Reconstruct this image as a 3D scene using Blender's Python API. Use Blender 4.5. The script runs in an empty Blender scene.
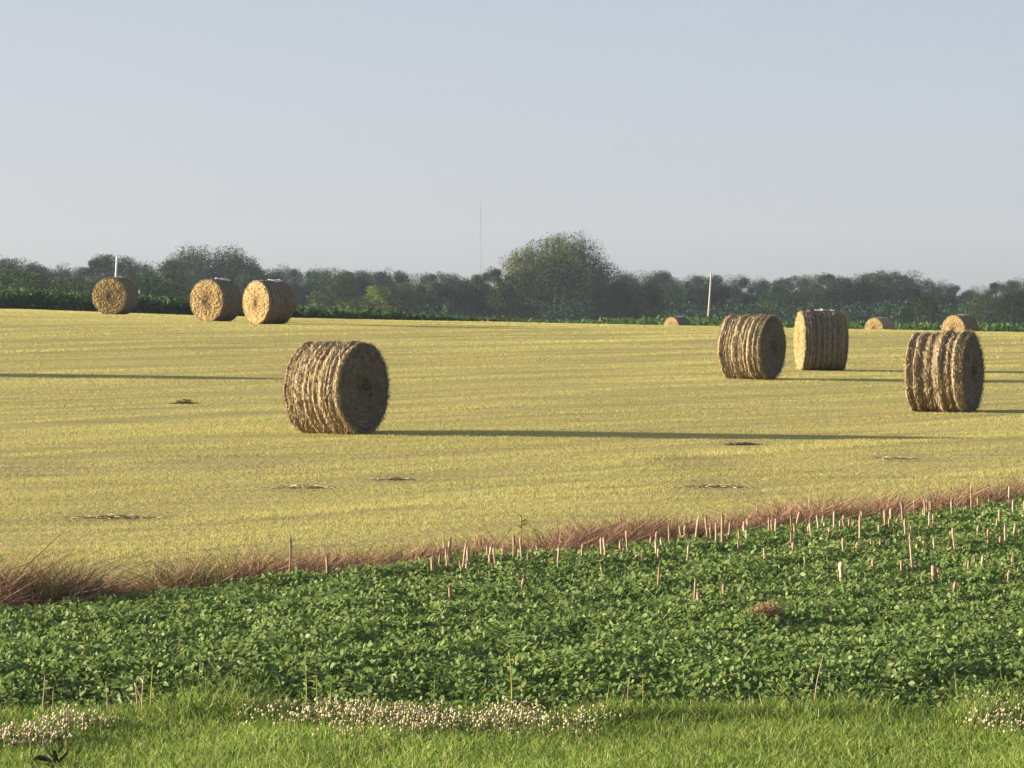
import bpy, math, random
import numpy as np
from mathutils import Vector, Matrix

rng = np.random.default_rng(11)
random.seed(5)
SC = bpy.context.scene
COL = SC.collection
F = 3700.0                       # focal length in pixels of the 1024 px wide frame
HOR = 305.0                      # image row of the true horizon
PITCH = math.atan((384 - HOR) / F) * -1
SUN_EL = math.radians(8.9)
SUN_AZ = math.radians(6.0)       # sun stands at -X, a little beyond the camera's right angle
TO_SUN = Vector((-math.cos(SUN_EL) * math.cos(SUN_AZ), math.cos(SUN_EL) * math.sin(SUN_AZ), math.sin(SUN_EL)))

# ------------------------------------------------------------------ helpers
def hash2(ix, iy, seed):
    h = (ix.astype(np.int64) * 374761393 + iy.astype(np.int64) * 668265263 + seed * 1442695041) & 0xFFFFFFFF
    h = ((h ^ (h >> 13)) * 1274126177) & 0xFFFFFFFF
    h = h ^ (h >> 16)
    return (h & 0xFFFFFF) / float(0xFFFFFF)

def vnoise(x, y, seed=0):
    x = np.asarray(x, float); y = np.asarray(y, float)
    ix = np.floor(x); iy = np.floor(y)
    fx = x - ix; fy = y - iy
    fx = fx * fx * (3 - 2 * fx); fy = fy * fy * (3 - 2 * fy)
    a = hash2(ix, iy, seed); b = hash2(ix + 1, iy, seed)
    c = hash2(ix, iy + 1, seed); d = hash2(ix + 1, iy + 1, seed)
    return (a * (1 - fx) + b * fx) * (1 - fy) + (c * (1 - fx) + d * fx) * fy

def fbm(x, y, seed=0, oct=3):
    s = 0; a = 1; t = 0
    for k in range(oct):
        s = s + a * vnoise(np.asarray(x) * 2 ** k, np.asarray(y) * 2 ** k, seed + 17 * k); t += a; a *= .55
    return s / t

def pchip(xs, ys):
    xs = np.array(xs, float); ys = np.array(ys, float)
    h = np.diff(xs); d = np.diff(ys) / h
    m = np.zeros_like(ys)
    for i in range(1, len(xs) - 1):
        if d[i - 1] * d[i] > 0:
            w1 = 2 * h[i] + h[i - 1]; w2 = h[i] + 2 * h[i - 1]
            m[i] = (w1 + w2) / (w1 / d[i - 1] + w2 / d[i])
    m[0] = d[0]; m[-1] = d[-1]
    def f(q):
        q = np.clip(np.asarray(q, float), xs[0], xs[-1])
        i = np.clip(np.searchsorted(xs, q) - 1, 0, len(xs) - 2)
        t = (q - xs[i]) / h[i]
        return ((2 * t ** 3 - 3 * t ** 2 + 1) * ys[i] + (t ** 3 - 2 * t ** 2 + t) * h[i] * m[i]
                + (-2 * t ** 3 + 3 * t ** 2) * ys[i + 1] + (t ** 3 - t ** 2) * h[i] * m[i + 1])
    return f

ZL = pchip([0, 30, 60, 90, 126, 148, 168, 185, 205, 240, 400, 700, 9000],
           [-2.9, -2.485, -2.07, -1.30, -.40, -.22, -.19, -.32, -1.2, -2.0, -3.4, -5.0, -5.2])
ZR = pchip([0, 30, 60, 91, 112, 128, 142, 163, 185, 240, 400, 700, 9000],
           [-2.9, -2.485, -2.09, -1.80, -1.42, -1.12, -1.10, -1.60, -2.05, -2.3, -3.4, -5.0, -5.2])

def H(x, y):
    x = np.asarray(x, float); y = np.asarray(y, float)
    t = np.clip((x + 23) / 44, 0, 1)
    z = ZL(y) * (1 - t) + ZR(y) * t
    amp = np.clip((y - 34) / 15, 0, 1) * np.clip((150 - y) / 20, 0, 1)
    return z + amp * .09 * (fbm(x * .16, y * .11, 3, 2) - .5)

# camera rays
cp, sp = math.cos(PITCH), math.sin(PITCH)
def ray(px, py):
    u = (px - 512) / F; v = (384 - py) / F
    # forward (0,cp,sp), up (0,-sp,cp)
    return np.array([u, cp - sp * v, sp + cp * v])

def hit(px, py, dz=0.0):
    d = ray(px, py)
    Y = np.concatenate([np.arange(12, 60, .02), np.arange(60, 320, .1)])
    X = d[0] / d[1] * Y; Z = d[2] / d[1] * Y
    below = Z < H(X, Y) + dz
    k = int(np.argmax(below)) if below.any() else len(Y) - 1
    return Vector((X[k], Y[k], Z[k]))

def at(px, Y):
    return (px - 512) / F * Y

def mk(name, verts, faces, mat=None, tint=None, smooth=False, parent=None, link=True):
    verts = np.asarray(verts, np.float32).reshape(-1, 3)
    me = bpy.data.meshes.new(name)
    me.vertices.add(len(verts)); me.vertices.foreach_set('co', verts.ravel())
    loops = []; starts = []; n0 = 0
    for f in faces:
        f = np.asarray(f, np.int32)
        if f.size == 0: continue
        k = f.shape[1]
        loops.append(f.ravel()); starts.append(n0 + np.arange(len(f), dtype=np.int32) * k); n0 += f.size
    loops = np.concatenate(loops); starts = np.concatenate(starts)
    me.loops.add(len(loops)); me.loops.foreach_set('vertex_index', loops)
    me.polygons.add(len(starts)); me.polygons.foreach_set('loop_start', starts)
    me.update(calc_edges=True)
    if smooth: me.polygons.foreach_set('use_smooth', np.ones(len(starts), bool))
    if tint is not None:
        t = np.ones((len(verts), 4), np.float32); t[:, :3] = tint
        a = me.attributes.new('tint', 'FLOAT_COLOR', 'POINT'); a.data.foreach_set('color', t.ravel())
    me.validate()
    o = bpy.data.objects.new(name, me)
    if mat is not None: me.materials.append(mat)
    if link: COL.objects.link(o)
    if parent is not None: o.parent = parent
    return o

def tag(o, label=None, cat=None, group=None, kind=None):
    if label: o['label'] = label
    if cat: o['category'] = cat
    if group: o['group'] = group
    if kind: o['kind'] = kind
    return o

def empty(name, loc, rot=(0, 0, 0)):
    o = bpy.data.objects.new(name, None); o.location = loc; o.rotation_euler = rot
    o.empty_display_size = .2
    COL.objects.link(o); return o

def nrm(v):
    return v / np.maximum(np.linalg.norm(v, axis=1, keepdims=True), 1e-9)

def blades(P, U, S, ln, w, bend, tint, tri=False):
    """strips from base points P along U (unit), width along S (unit), tip pushed by bend (n x 3). tint n x 3"""
    n = len(P); ln = np.broadcast_to(ln, (n,))[:, None]; w = np.broadcast_to(w, (n,))[:, None]
    T = P + U * ln + bend
    if tri:
        V = np.stack([P - S * w / 2, P + S * w / 2, T], 1).reshape(-1, 3)
        Fc = [np.arange(3 * n).reshape(n, 3)]
        return V, Fc, np.repeat(tint, 3, 0)
    M = P + U * ln * .55 + bend * .28
    V = np.stack([P - S * w / 2, P + S * w / 2, M - S * w * .42, M + S * w * .42, T], 1).reshape(-1, 3)
    b = np.arange(n)[:, None] * 5
    Fc = [b + np.array([[0, 1, 3, 2]]), b + np.array([[2, 3, 4]])]
    return V, Fc, np.repeat(tint, 5, 0)

def merge(parts):
    V = []; Q = []; T = []; C = []; n = 0
    for v, fs, c in parts:
        V.append(v); C.append(c)
        for f in fs:
            f = np.asarray(f)
            if f.size == 0: continue
            (Q if f.shape[1] == 4 else T).append(f + n)
        n += len(v)
    out = []
    if Q: out.append(np.concatenate(Q))
    if T: out.append(np.concatenate(T))
    return np.concatenate(V), out, np.concatenate(C)

def randdir(n, zlo, zhi, g=rng):
    a = g.uniform(0, 2 * math.pi, n); z = g.uniform(zlo, zhi, n); r = np.sqrt(1 - z * z)
    return np.stack([r * np.cos(a), r * np.sin(a), z], 1)

def sidevec(U, g=rng):
    n = len(U); R = g.normal(size=(n, 3))
    return nrm(np.cross(U, R))

def pick(cols, n, g=rng, jit=.12):
    cols = np.array(cols, float); k = g.integers(0, len(cols), n)
    c = cols[k] * g.uniform(1 - jit, 1 + jit, (n, 1)) * g.uniform(1 - jit * .4, 1 + jit * .4, (n, 3))
    return c

def tube(pts, radii, seg=8, cap=True, tint=(.5, .4, .3)):
    pts = np.array(pts, float); n = len(pts); V = []
    for i in range(n):
        t = pts[min(i + 1, n - 1)] - pts[max(i - 1, 0)]; t /= np.linalg.norm(t)
        a = np.cross(t, [0, 1, 0.01]); a /= np.linalg.norm(a); b = np.cross(t, a)
        th = np.linspace(0, 2 * math.pi, seg, endpoint=False)
        V.append(pts[i] + radii[i] * (np.cos(th)[:, None] * a + np.sin(th)[:, None] * b))
    V = np.concatenate(V); Q = []
    for i in range(n - 1):
        for k in range(seg):
            k2 = (k + 1) % seg
            Q.append([i * seg + k, i * seg + k2, (i + 1) * seg + k2, (i + 1) * seg + k])
    Tt = []
    if cap:
        for i0, fl in ((0, 1), ((n - 1) * seg, 0)):
            for k in range(1, seg - 1):
                Tt.append([i0, i0 + k + fl, i0 + k + 1 - fl])
    fs = [np.array(Q)] + ([np.array(Tt)] if Tt else [])
    return V, fs, np.tile(np.array(tint, float), (len(V), 1))

# ------------------------------------------------------------------ materials
def newmat(name):
    m = bpy.data.materials.new(name); m.use_nodes = True
    nt = m.node_tree; b = nt.nodes['Principled BSDF']
    return m, nt, b

def tint_mat(name, rough=.7, trans=0.0, spec=.3, rnd=0.0):
    m, nt, b = newmat(name)
    at_ = nt.nodes.new('ShaderNodeAttribute'); at_.attribute_name = 'tint'
    src = at_.outputs['Color']
    if rnd:
        oi = nt.nodes.new('ShaderNodeObjectInfo')
        hs = nt.nodes.new('ShaderNodeHueSaturation')
        mp = nt.nodes.new('ShaderNodeMapRange'); mp.inputs['To Min'].default_value = 1 - rnd; mp.inputs['To Max'].default_value = 1 + rnd
        nt.links.new(oi.outputs['Random'], mp.inputs['Value'])
        nt.links.new(mp.outputs[0], hs.inputs['Value'])
        mh = nt.nodes.new('ShaderNodeMapRange'); mh.inputs['To Min'].default_value = .475; mh.inputs['To Max'].default_value = .515
        mm = nt.nodes.new('ShaderNodeMath'); mm.operation = 'FRACT'; ml = nt.nodes.new('ShaderNodeMath'); ml.operation = 'MULTIPLY'
        ml.inputs[1].default_value = 7.31
        nt.links.new(oi.outputs['Random'], ml.inputs[0]); nt.links.new(ml.outputs[0], mm.inputs[0])
        nt.links.new(mm.outputs[0], mh.inputs['Value']); nt.links.new(mh.outputs[0], hs.inputs['Hue'])
        nt.links.new(src, hs.inputs['Color']); src = hs.outputs['Color']
    nt.links.new(src, b.inputs['Base Color'])
    b.inputs['Roughness'].default_value = rough
    b.inputs['Specular IOR Level'].default_value = spec
    if trans:
        tr = nt.nodes.new('ShaderNodeBsdfTranslucent'); mx = nt.nodes.new('ShaderNodeMixShader')
        mx.inputs[0].default_value = trans
        nt.links.new(src, tr.inputs['Color'])
        nt.links.new(b.outputs[0], mx.inputs[1]); nt.links.new(tr.outputs[0], mx.inputs[2])
        nt.links.new(mx.outputs[0], nt.nodes['Material Output'].inputs['Surface'])
    return m

def noise_mat(name, stops, scale=(1, 1, 1), rot=0, nscale=1.0, detail=6, rough=.95, bump=0, fine=0):
    m, nt, b = newmat(name)
    tc = nt.nodes.new('ShaderNodeTexCoord'); mp = nt.nodes.new('ShaderNodeMapping')
    mp.inputs['Rotation'].default_value = (0, 0, rot); mp.inputs['Scale'].default_value = scale
    n = nt.nodes.new('ShaderNodeTexNoise'); n.inputs['Scale'].default_value = nscale; n.inputs['Detail'].default_value = detail
    cr = nt.nodes.new('ShaderNodeValToRGB')
    while len(cr.color_ramp.elements) < len(stops): cr.color_ramp.elements.new(.5)
    for e, (p, c) in zip(cr.color_ramp.elements, stops):
        e.position = p; e.color = (*c, 1)
    nt.links.new(tc.outputs['Object'], mp.inputs['Vector']); nt.links.new(mp.outputs[0], n.inputs['Vector'])
    nt.links.new(n.outputs['Fac'], cr.inputs[0]); nt.links.new(cr.outputs[0], b.inputs['Base Color'])
    b.inputs['Roughness'].default_value = rough; b.inputs['Specular IOR Level'].default_value = .1
    if bump:
        n2 = nt.nodes.new('ShaderNodeTexNoise'); n2.inputs['Scale'].default_value = fine or 20; n2.inputs['Detail'].default_value = 5
        bp = nt.nodes.new('ShaderNodeBump'); bp.inputs['Strength'].default_value = bump; bp.inputs['Distance'].default_value = .05
        nt.links.new(tc.outputs['Object'], n2.inputs['Vector'])
        nt.links.new(n2.outputs['Fac'], bp.inputs['Height']); nt.links.new(bp.outputs[0], b.inputs['Normal'])
    return m

M = {}
M['leaf'] = tint_mat('leaf', .5, .42, .22)
M['grass'] = tint_mat('grass', .6, .35, .25)
M['stub'] = tint_mat('stubble', .8, .45, .05)
M['straw'] = tint_mat('straw', .75, .15, .2)
M['hay'] = tint_mat('hay', .85, 0, .15)
M['dead'] = tint_mat('dead_stems', .85, .1, .1)
M['petal'] = tint_mat('petal', .7, .2, .2)
M['tree_leaf'] = tint_mat('tree_leaf', .8, .12, .05, rnd=.28)
M['bark'] = tint_mat('bark', .9, 0, .1)
M['soil'] = noise_mat('soil', [(.3, (.05, .035, .024)), (.7, (.11, .08, .055))], nscale=5, bump=.5)
M['turf'] = noise_mat('turf', [(.3, (.03, .055, .012)), (.7, (.07, .10, .025))], nscale=6, bump=.4)
ROWROT = -math.atan2(1.24, 1.0)
M['stubble'] = noise_mat('stubble_ground', [(.25, (.27, .24, .085)), (.5, (.38, .34, .125)), (.75, (.46, .40, .17))],
                         scale=(.12, 1, 1), rot=ROWROT, nscale=2.2, detail=8, bump=.6, fine=12)
M['farm'] = noise_mat('far_farmland', [(.3, (.05, .085, .02)), (.7, (.09, .12, .035))], nscale=.02, detail=4)
M['pole'] = noise_mat('weathered_pole', [(.3, (.42, .39, .34)), (.7, (.55, .52, .46))], scale=(6, 6, .6), nscale=4, rough=.8)
M['white_pole'] = noise_mat('pale_pole', [(.3, (.72, .72, .70)), (.7, (.82, .82, .80))], scale=(6, 6, .6), nscale=4, rough=.6)
M['mast'] = noise_mat('galvanised_mast', [(.3, (.13, .135, .15)), (.7, (.18, .19, .20))], nscale=2, rough=.5)
M['net'] = noise_mat('top_glint', [(.3, (.62, .60, .55)), (.7, (.8, .79, .75))], nscale=14, rough=.5, bump=.4)  # pale material standing for sunlight catching the barrel tops

# ------------------------------------------------------------------ ground sheets
def W(y): return 12 + .36 * y
def yS(x):                     # far edge of the bean field
    return np.maximum(28.0 + 1.28 * (np.asarray(x, float) + 4), 25.6)
def hay_edge_s(s):             # where x = s*W(y) meets the start of the hay field, yS(x)+1.9
    y = (28.8 + 1.9 + 1.3 * 4 + 1.3 * 12 * s) / (1 - 1.3 * .36 * s)
    return np.maximum(y, 28.1)
LAWN_Y = 22.85

def sheet(name, y0f, y1f, ns, nt_, mat, geo=True):
    s = np.linspace(-1, 1, ns); t = np.linspace(0, 1, nt_)
    a = y0f(s); b = y1f(s)
    Y = (a[None, :] * (b / a)[None, :] ** t[:, None]) if geo else a[None, :] + (b - a)[None, :] * t[:, None]
    X = s[None, :] * W(Y)
    Z = H(X, Y)
    V = np.stack([X, Y, Z], -1).reshape(-1, 3)
    i = np.arange(nt_ - 1)[:, None] * ns + np.arange(ns - 1)[None, :]
    i = i.ravel()
    Q = np.stack([i, i + 1, i + ns + 1, i + ns], 1)
    return tag(mk(name, V, [Q], mat, smooth=True), kind='structure')

c_ = lambda v: (lambda s: np.full_like(s, v))
sheet('lawn', c_(3.0), c_(LAWN_Y), 61, 60, M['turf'])
sheet('bean_field_soil', c_(LAWN_Y), hay_edge_s, 121, 60, M['soil'])
sheet('hay_field', hay_edge_s, c_(196.0), 161, 260, M['stubble'])
sheet('farmland', c_(196.0), c_(7000.0), 81, 90, M['farm'])

# ------------------------------------------------------------------ lawn grass
def scatter(n, x0, x1, y0, y1, g=rng):
    return g.uniform(x0, x1, n), g.uniform(y0, y1, n)

def lawn_grass():
    n = 230000
    y = rng.uniform(19.5, 24.0, n); x = rng.uniform(-1, 1, n) * (y * .138 + 1.1)
    edge = LAWN_Y + .3 * (fbm(x * 1.1, y * 0, 5) - .5) * 2
    keep = y < edge + .12 + .75 * (fbm(x * 2.2, y * 0, 91) > .5) * (rng.random(n) < .22)
    x = x[keep]; y = y[keep]; edge = edge[keep]; n = len(x)
    P = np.stack([x, y, H(x, y)], 1)
    ln = rng.uniform(.04, .12, n) * (.7 + .7 * fbm(x * 1.3, y * 1.3, 8))
    fringe = np.maximum(np.clip(1 - np.abs(y - edge + .1) / .38, 0, 1), y > edge + .12) * np.clip(fbm(x * 1.6, 0 * x, 21) * 2.6 - .5, .25, 1.3)
    ln = ln * (1 + 1.3 * fringe * rng.uniform(.3, 1, n))
    U = nrm(np.stack([rng.normal(0, .22, n), rng.normal(0, .22, n), np.ones(n)], 1))
    bend = np.stack([rng.normal(0, .35, n), rng.normal(0, .35, n), -np.abs(rng.normal(0, .15, n))], 1) * ln[:, None]
    c = pick([(.17, .285, .035), (.24, .365, .055), (.11, .21, .028), (.44, .50, .16), (.31, .42, .085)], n)
    dry = rng.random(n) < .07
    c[dry] = pick([(.40, .36, .16), (.34, .32, .12)], dry.sum())
    c = c * (1 - .12 * np.clip(fringe, 0, 1))[:, None]
    v = fbm(x * .9, y * .9, 31)[:, None]
    c = c * (.8 + .4 * v)
    V, Fc, C = blades(P, U, sidevec(U), ln, rng.uniform(.004, .0095, n), bend, c)
    tag(mk('lawn_grass', V, Fc, M['grass'], C), 'light green uncut grass along the bottom of the field edge', 'grass', kind='stuff')
lawn_grass()

# ------------------------------------------------------------------ white clover
def clover(x0, x1, y0, y1, n, label, seed):
    g = np.random.default_rng(seed)
    parts = []
    th = np.linspace(0, 2 * math.pi, 7, endpoint=False)
    rings = [(-.75, .45), (-.2, .95), (.35, .9), (.8, .5)]
    base = np.array([[r * math.cos(t + k * .4), r * math.sin(t + k * .4), z] for k, (z, r) in enumerate(rings) for t in th] + [[0, 0, 1.02]])
    Q = np.array([[k * 7 + i, k * 7 + (i + 1) % 7, (k + 1) * 7 + (i + 1) % 7, (k + 1) * 7 + i] for k in range(3) for i in range(7)])
    T = np.array([[21 + i, 21 + (i + 1) % 7, 28] for i in range(7)])
    for k in range(n):
        a = hit(x0 + (x1 - x0) * (g.beta(1.7, 1.7) if x1 < 1000 and x0 > 0 else g.random()) + g.normal(0, 9), y0 + (y1 - y0) * g.beta(1.6, 1.6) + g.normal(0, 2.2), .10)
        if vnoise(a.x * 4, a.y * 2, seed) < .22 + .3 * g.random(): continue
        ztop = H(a.x, a.y) + g.uniform(.06, .15)
        r = g.uniform(.0055, .0085) if g.random() < .6 else g.uniform(.008, .0115)
        v = base * np.array([r, r, r * .92]) * g.uniform(.68, 1.25, (29, 3)) * np.array([1, 1, g.uniform(.8, 1.5)]) + np.array([a.x, a.y, ztop])
        c = np.tile(np.array([(.78, .73, .50), (.72, .65, .46), (.64, .54, .38), (.62, .60, .36)][g.integers(0, 4)]) * g.uniform(.75, 1.05), (29, 1))
        c[:7] = np.array([.46, .32, .17]) * g.uniform(.8, 1.3)
        c[7:14] = c[7:14] * np.array([1, .9, .78])
        parts.append((v, [Q, T], c))
        parts.append(tube([(a.x + g.normal(0, .01), a.y, float(H(a.x, a.y))), (a.x, a.y, ztop - r * .6)], [.0016, .0014], 4, False, (.16, .24, .06)))
    V, Fc, C = merge(parts)
    tag(mk('white_clover', V, Fc, M['petal'], C), label, 'clover', kind='stuff')
clover(-60, 62, 714, 745, 1150, 'white clover flower heads in the patch above the dark wilted weed', 1)
clover(50, 112, 714, 726, 190, 'thin tail of white clover flowers running right from the weed patch', 5)
clover(240, 608, 703, 731, 2500, 'long band of white clover flowers along the middle of the grass edge', 2)
clover(972, 1090, 695, 730, 560, 'white clover flowers in a short patch in the right corner', 3)

# ------------------------------------------------------------------ soybeans
CAN = .225
def canopy(x, y):
    return H(x, y) + CAN * (.7 + .6 * fbm(x * 2.2, y * 2.2, 44)) * np.clip((y - LAWN_Y + .5) / 1.7, .28, 1)

def soybeans():
    n = 520000
    y = rng.uniform(22.6, 46.5, n); x = rng.uniform(-1, 1, n) * (y * .138 + 1.6)
    e0 = LAWN_Y + .3 * (fbm(x * 1.1, y * 0, 5) - .5) * 2
    e1 = yS(x) + .8 * (fbm(x * .8, y * .8, 9) - .5)
    dens = np.clip(1.25 - (y - 24) / 34, .4, 1)
    gap = fbm(x * 2.1, y * 2.1, 71) > .235
    keep = (y > e0 + .05) & (y < e1) & (rng.random(n) < dens) & gap
    x = x[keep]; y = y[keep]; n = len(x)
    top = canopy(x, y); g0 = H(x, y)
    dep = rng.beta(1.1, 3.2, n)
    z = top - dep * (top - g0) * .9 + rng.normal(0, .016, n)
    # leaflet: 7 points folded along the midrib
    ln = rng.uniform(.03, .066, n); wd = ln * rng.uniform(.42, .7, n)
    N = nrm(np.stack([rng.normal(-.25, .62, n), rng.normal(-.1, .62, n), np.abs(rng.normal(.75, .35, n))], 1))
    A = sidevec(N); A = nrm(A - np.sum(A * N, 1, keepdims=True) * N)
    A[:, 2] -= .25; A = nrm(A)
    B = nrm(np.cross(N, A))
    fold = rng.uniform(.05, .42, n)
    P = np.stack([x, y, z], 1)
    prof = [(0, 0), (.3, .47), (.62, .42), (1, 0)]
    pts = []
    for a_, b_ in [(0, 0), (.28, .46), (.62, .40), (1, 0), (.62, -.40), (.28, -.46), (.5, 0)]:
        droop = -.18 * a_ ** 2
        pts.append(P + A * (ln * (a_ - .4))[:, None] + B * (wd * b_)[:, None] + N * (ln * droop + wd * abs(b_) * fold)[:, None])
    V = np.stack(pts, 1).reshape(-1, 3)
    b = np.arange(n)[:, None] * 7
    Q = [b + np.array([[0, 1, 2, 6]]), b + np.array([[0, 6, 4, 5]]), b + np.array([[6, 2, 3, 4]])]
    c = pick([(.155, .24, .064), (.185, .27, .078), (.13, .205, .056), (.225, .31, .10)], n, jit=.2)
    yl = rng.random(n) < .045
    c[yl] = pick([(.20, .30, .06), (.26, .28, .09)], yl.sum())
    c = c * (.85 + .3 * fbm(x * .5, y * .5, 61))[:, None]
    parts = [(V, Q, np.repeat(c, 7, 0))]
    # stems and petioles
    k = rng.integers(0, n, 22000)
    P2 = np.stack([x[k] + rng.normal(0, .03, 22000), y[k] + rng.normal(0, .03, 22000), g0[k]], 1)
    U = nrm(np.stack([rng.normal(0, .25, 22000), rng.normal(0, .25, 22000), np.ones(22000)], 1))
    parts.append(blades(P2, U, sidevec(U), (top[k] - g0[k]) * rng.uniform(.6, 1.08, 22000), .005, U * 0, pick([(.16, .24, .07), (.12, .2, .05)], 22000)))
    V, Fc, C = merge(parts)
    tag(mk('soybean_plants', V, Fc, M['leaf'], C), 'dense dark green soybean leaves covering the foreground field', 'soybeans', kind='stuff')
soybeans()

# ------------------------------------------------------------------ dead brown grass strip
def dead_strip():
    n = 190000
    x = rng.uniform(-8.5, 10.5, n)
    t = rng.beta(1.5, 1.3, n)
    wid = 2.5 + 1.0 * (fbm(x * .7, x * 0, 13) - .5)
    ys = 28.0 + 1.28 * (x + 4)
    y = np.maximum(ys, 25.6 + .3 * np.sin(x)) - .1 + t * wid
    pxl = 512 + x / y * F
    hgt = .27 + .27 * fbm(x * 1.2, y * .6, 14)
    hgt += .30 * np.exp(-((pxl - 30) / 66) ** 2) + .10 * np.exp(-((pxl - 230) / 40) ** 2) - .14 * np.exp(-((pxl - 128) / 22) ** 2) + .1 * np.exp(-((pxl - 800) / 35) ** 2)
    hgt += .2 * (pxl < -20)
    hgt = np.clip(hgt, .1, 1) * (1 - .55 * np.abs(t - .45) ** 1.5 * 2)
    keep = (rng.random(n) < np.clip(3.4 * fbm(x * 2.4, y * 2.0, 15) - 1.0, .06, 1)) & (y < 47)
    hgt = hgt * (.6 + .8 * vnoise(x * 4.5, y * 3, 55))
    x, y, hgt, pxl, t = x[keep], y[keep], hgt[keep], pxl[keep], t[keep]; n = len(x)
    P = np.stack([x, y, H(x, y)], 1)
    lx = 1.5 * (fbm(x * 1.9, y * 1.9, 23) - .5); U = nrm(np.stack([rng.normal(.05, .45, n) + lx, rng.normal(0, .45, n), np.ones(n)], 1))
    ln = hgt * rng.uniform(.35, 1.12, n)
    bend = np.stack([rng.normal(.1, .5, n), rng.normal(0, .5, n), -np.abs(rng.normal(.12, .2, n))], 1) * ln[:, None]
    c = pick([(.31, .18, .12), (.25, .14, .10), (.39, .24, .165), (.18, .105, .08), (.46, .32, .215)], n)
    dk = (rng.random(n) < .75 * np.exp(-((pxl - 62) / 34) ** 2)) | (rng.random(n) < .12)
    c[dk] = pick([(.10, .065, .055), (.13, .085, .065)], dk.sum())
    c = c * (.65 + .75 * fbm(x * 2.6, y * 1.3, 29))[:, None]
    edge = rng.random(n) < np.clip((t - .5) * 1.9, .05, .9) * (.35 + 1.2 * fbm(x * 1.4, y * 1.4, 33))
    c[edge] = pick([(.50, .40, .17), (.42, .36, .13), (.40, .28, .16)], edge.sum())
    gw = rng.random(n) < np.clip(fbm(x * 1.1, y * 1.1, 66) * 2.4 - 1.35, 0, .35)
    c[gw] = pick([(.13, .19, .045), (.17, .22, .06)], gw.sum())
    V, Fc, C = blades(P, U, sidevec(U), ln, rng.uniform(.003, .009, n), bend, c)
    tag(mk('dead_grass', V, Fc, M['dead'], C), 'strip of dead reddish brown grass between the beans and the mown field', 'dead grass', kind='stuff')
dead_strip()

# ------------------------------------------------------------------ hay stubble
def rows(x, y):
    d = np.array([.628, .778]); al = x * d[0] + y * d[1]; ac = x * d[1] - y * d[0]
    return al, ac

BARE = [(113, 517, .55, .16), (302, 487, .45, .2), (394, 480, .3, .18), (716, 487, .55, .3), (905, 458, .5, .25), (742, 444, .3, .2), (30, 470, .8, .3), (230, 462, 1.0, .35), (690, 462, .6, .3)]
def bare_fac(x, y):
    f = np.zeros_like(x)
    for px, py, rx, ry in BARE:
        h = hit(px, py)
        d = ((x - h.x) / rx) ** 2 + ((y - h.y) / (ry * 5)) ** 2
        f = np.maximum(f, np.exp(-d * 1.1))
    return f

def stubble():
    parts = []
    for (ya, yb, dens, hmin, hmax, wmin, wmax) in [(27, 45, 2000, .02, .055, .003, .007), (45, 65, 1200, .02, .05, .005, .010),
                                                   (65, 95, 560, .02, .05, .007, .014), (95, 135, 300, .02, .05, .012, .022), (135, 188, 170, .02, .05, .015, .03)]:
        area = (yb - ya) * ((ya + yb) * .5 * .277 + 5)
        n = int(area * dens)
        y = rng.uniform(ya, yb, n); x = rng.uniform(-1, 1, n) * (y * .138 + 2.5)
        keep = y > np.maximum(28.8 + 1.3 * (x + 4), 26.2) + 1.2 + .5 * rng.random(n)
        al, ac = rows(x, y)
        sw = np.clip(.5 + .32 * np.sin(ac * 2 * math.pi / 2.9 + 9 * fbm(al * .04, ac * .13, 80)) + .9 * (fbm(al * .09, ac * .6, 84) - .5), 0, 1)      # swaths of the mower
        strk = fbm(al * .11, ac * 1.1, 81); strk2 = fbm(al * .22, ac * 3.4, 82, 2); strk3 = vnoise(al * .16, ac * 1.9, 87)
        bf = bare_fac(x, y)
        keep &= rng.random(n) < np.clip(.35 + .9 * strk, .2, 1) * (1 - .8 * bf)
        hh = rng.uniform(hmin, hmax, n) * (.45 + .55 * sw + .75 * (strk2 - .4))
        hh *= .35 + 1.1 * strk3; hh = np.clip(hh, .01, .10)
        x, y, strk3, strk, strk2, sw, hh, bf = x[keep], y[keep], strk3[keep], strk[keep], strk2[keep], sw[keep], hh[keep], bf[keep]; n = len(x)
        P = np.stack([x, y, H(x, y) - .004], 1)
        U = nrm(np.stack([rng.normal(0, .4, n), rng.normal(0, .4, n), np.ones(n)], 1))
        lay = rng.random(n) < .38                               # cut straw lying flat
        U[lay] = randdir(lay.sum(), .05, .3)
        c = pick([(.525, .48, .185), (.555, .50, .205), (.485, .455, .16), (.455, .465, .15), (.585, .52, .25)], n, jit=.05)
        gr = rng.random(n) < np.clip(.62 - 1.25 * strk + .12, 0, .8)
        c[gr] = pick([(.40, .43, .12), (.44, .455, .14), (.36, .40, .11)], gr.sum())
        br = rng.random(n) < np.clip((.42 - strk2) * 2.2, 0, .6)
        c[br] = pick([(.38, .31, .14), (.42, .34, .16)], br.sum())
        bb = rng.random(n) < bf * .9
        c[bb] = pick([(.17, .125, .085), (.22, .16, .11)], bb.sum())
        c *= (.93 + .14 * sw)[:, None]
        al, ac = rows(x, y); c *= (.84 + .32 * fbm(al * .035, ac * .16, 95))[:, None]
        thin = np.clip((.30 - strk3) * 5, 0, 1)
        c = c * (1 - .62 * thin)[:, None] + np.array([.25, .20, .085]) * (.62 * thin)[:, None]
        bend = np.stack([rng.normal(0, .25, n), rng.normal(0, .25, n), np.zeros(n)], 1) * hh[:, None]
        parts.append(blades(P, U, sidevec(U), hh, rng.uniform(wmin, wmax, n), bend, c, tri=True))
    V, Fc, C = merge(parts)
    tag(mk('hay_stubble', V, Fc, M['stub'], C), 'short yellow green stubble of the mown hay field', 'stubble', kind='stuff')
stubble()

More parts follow.
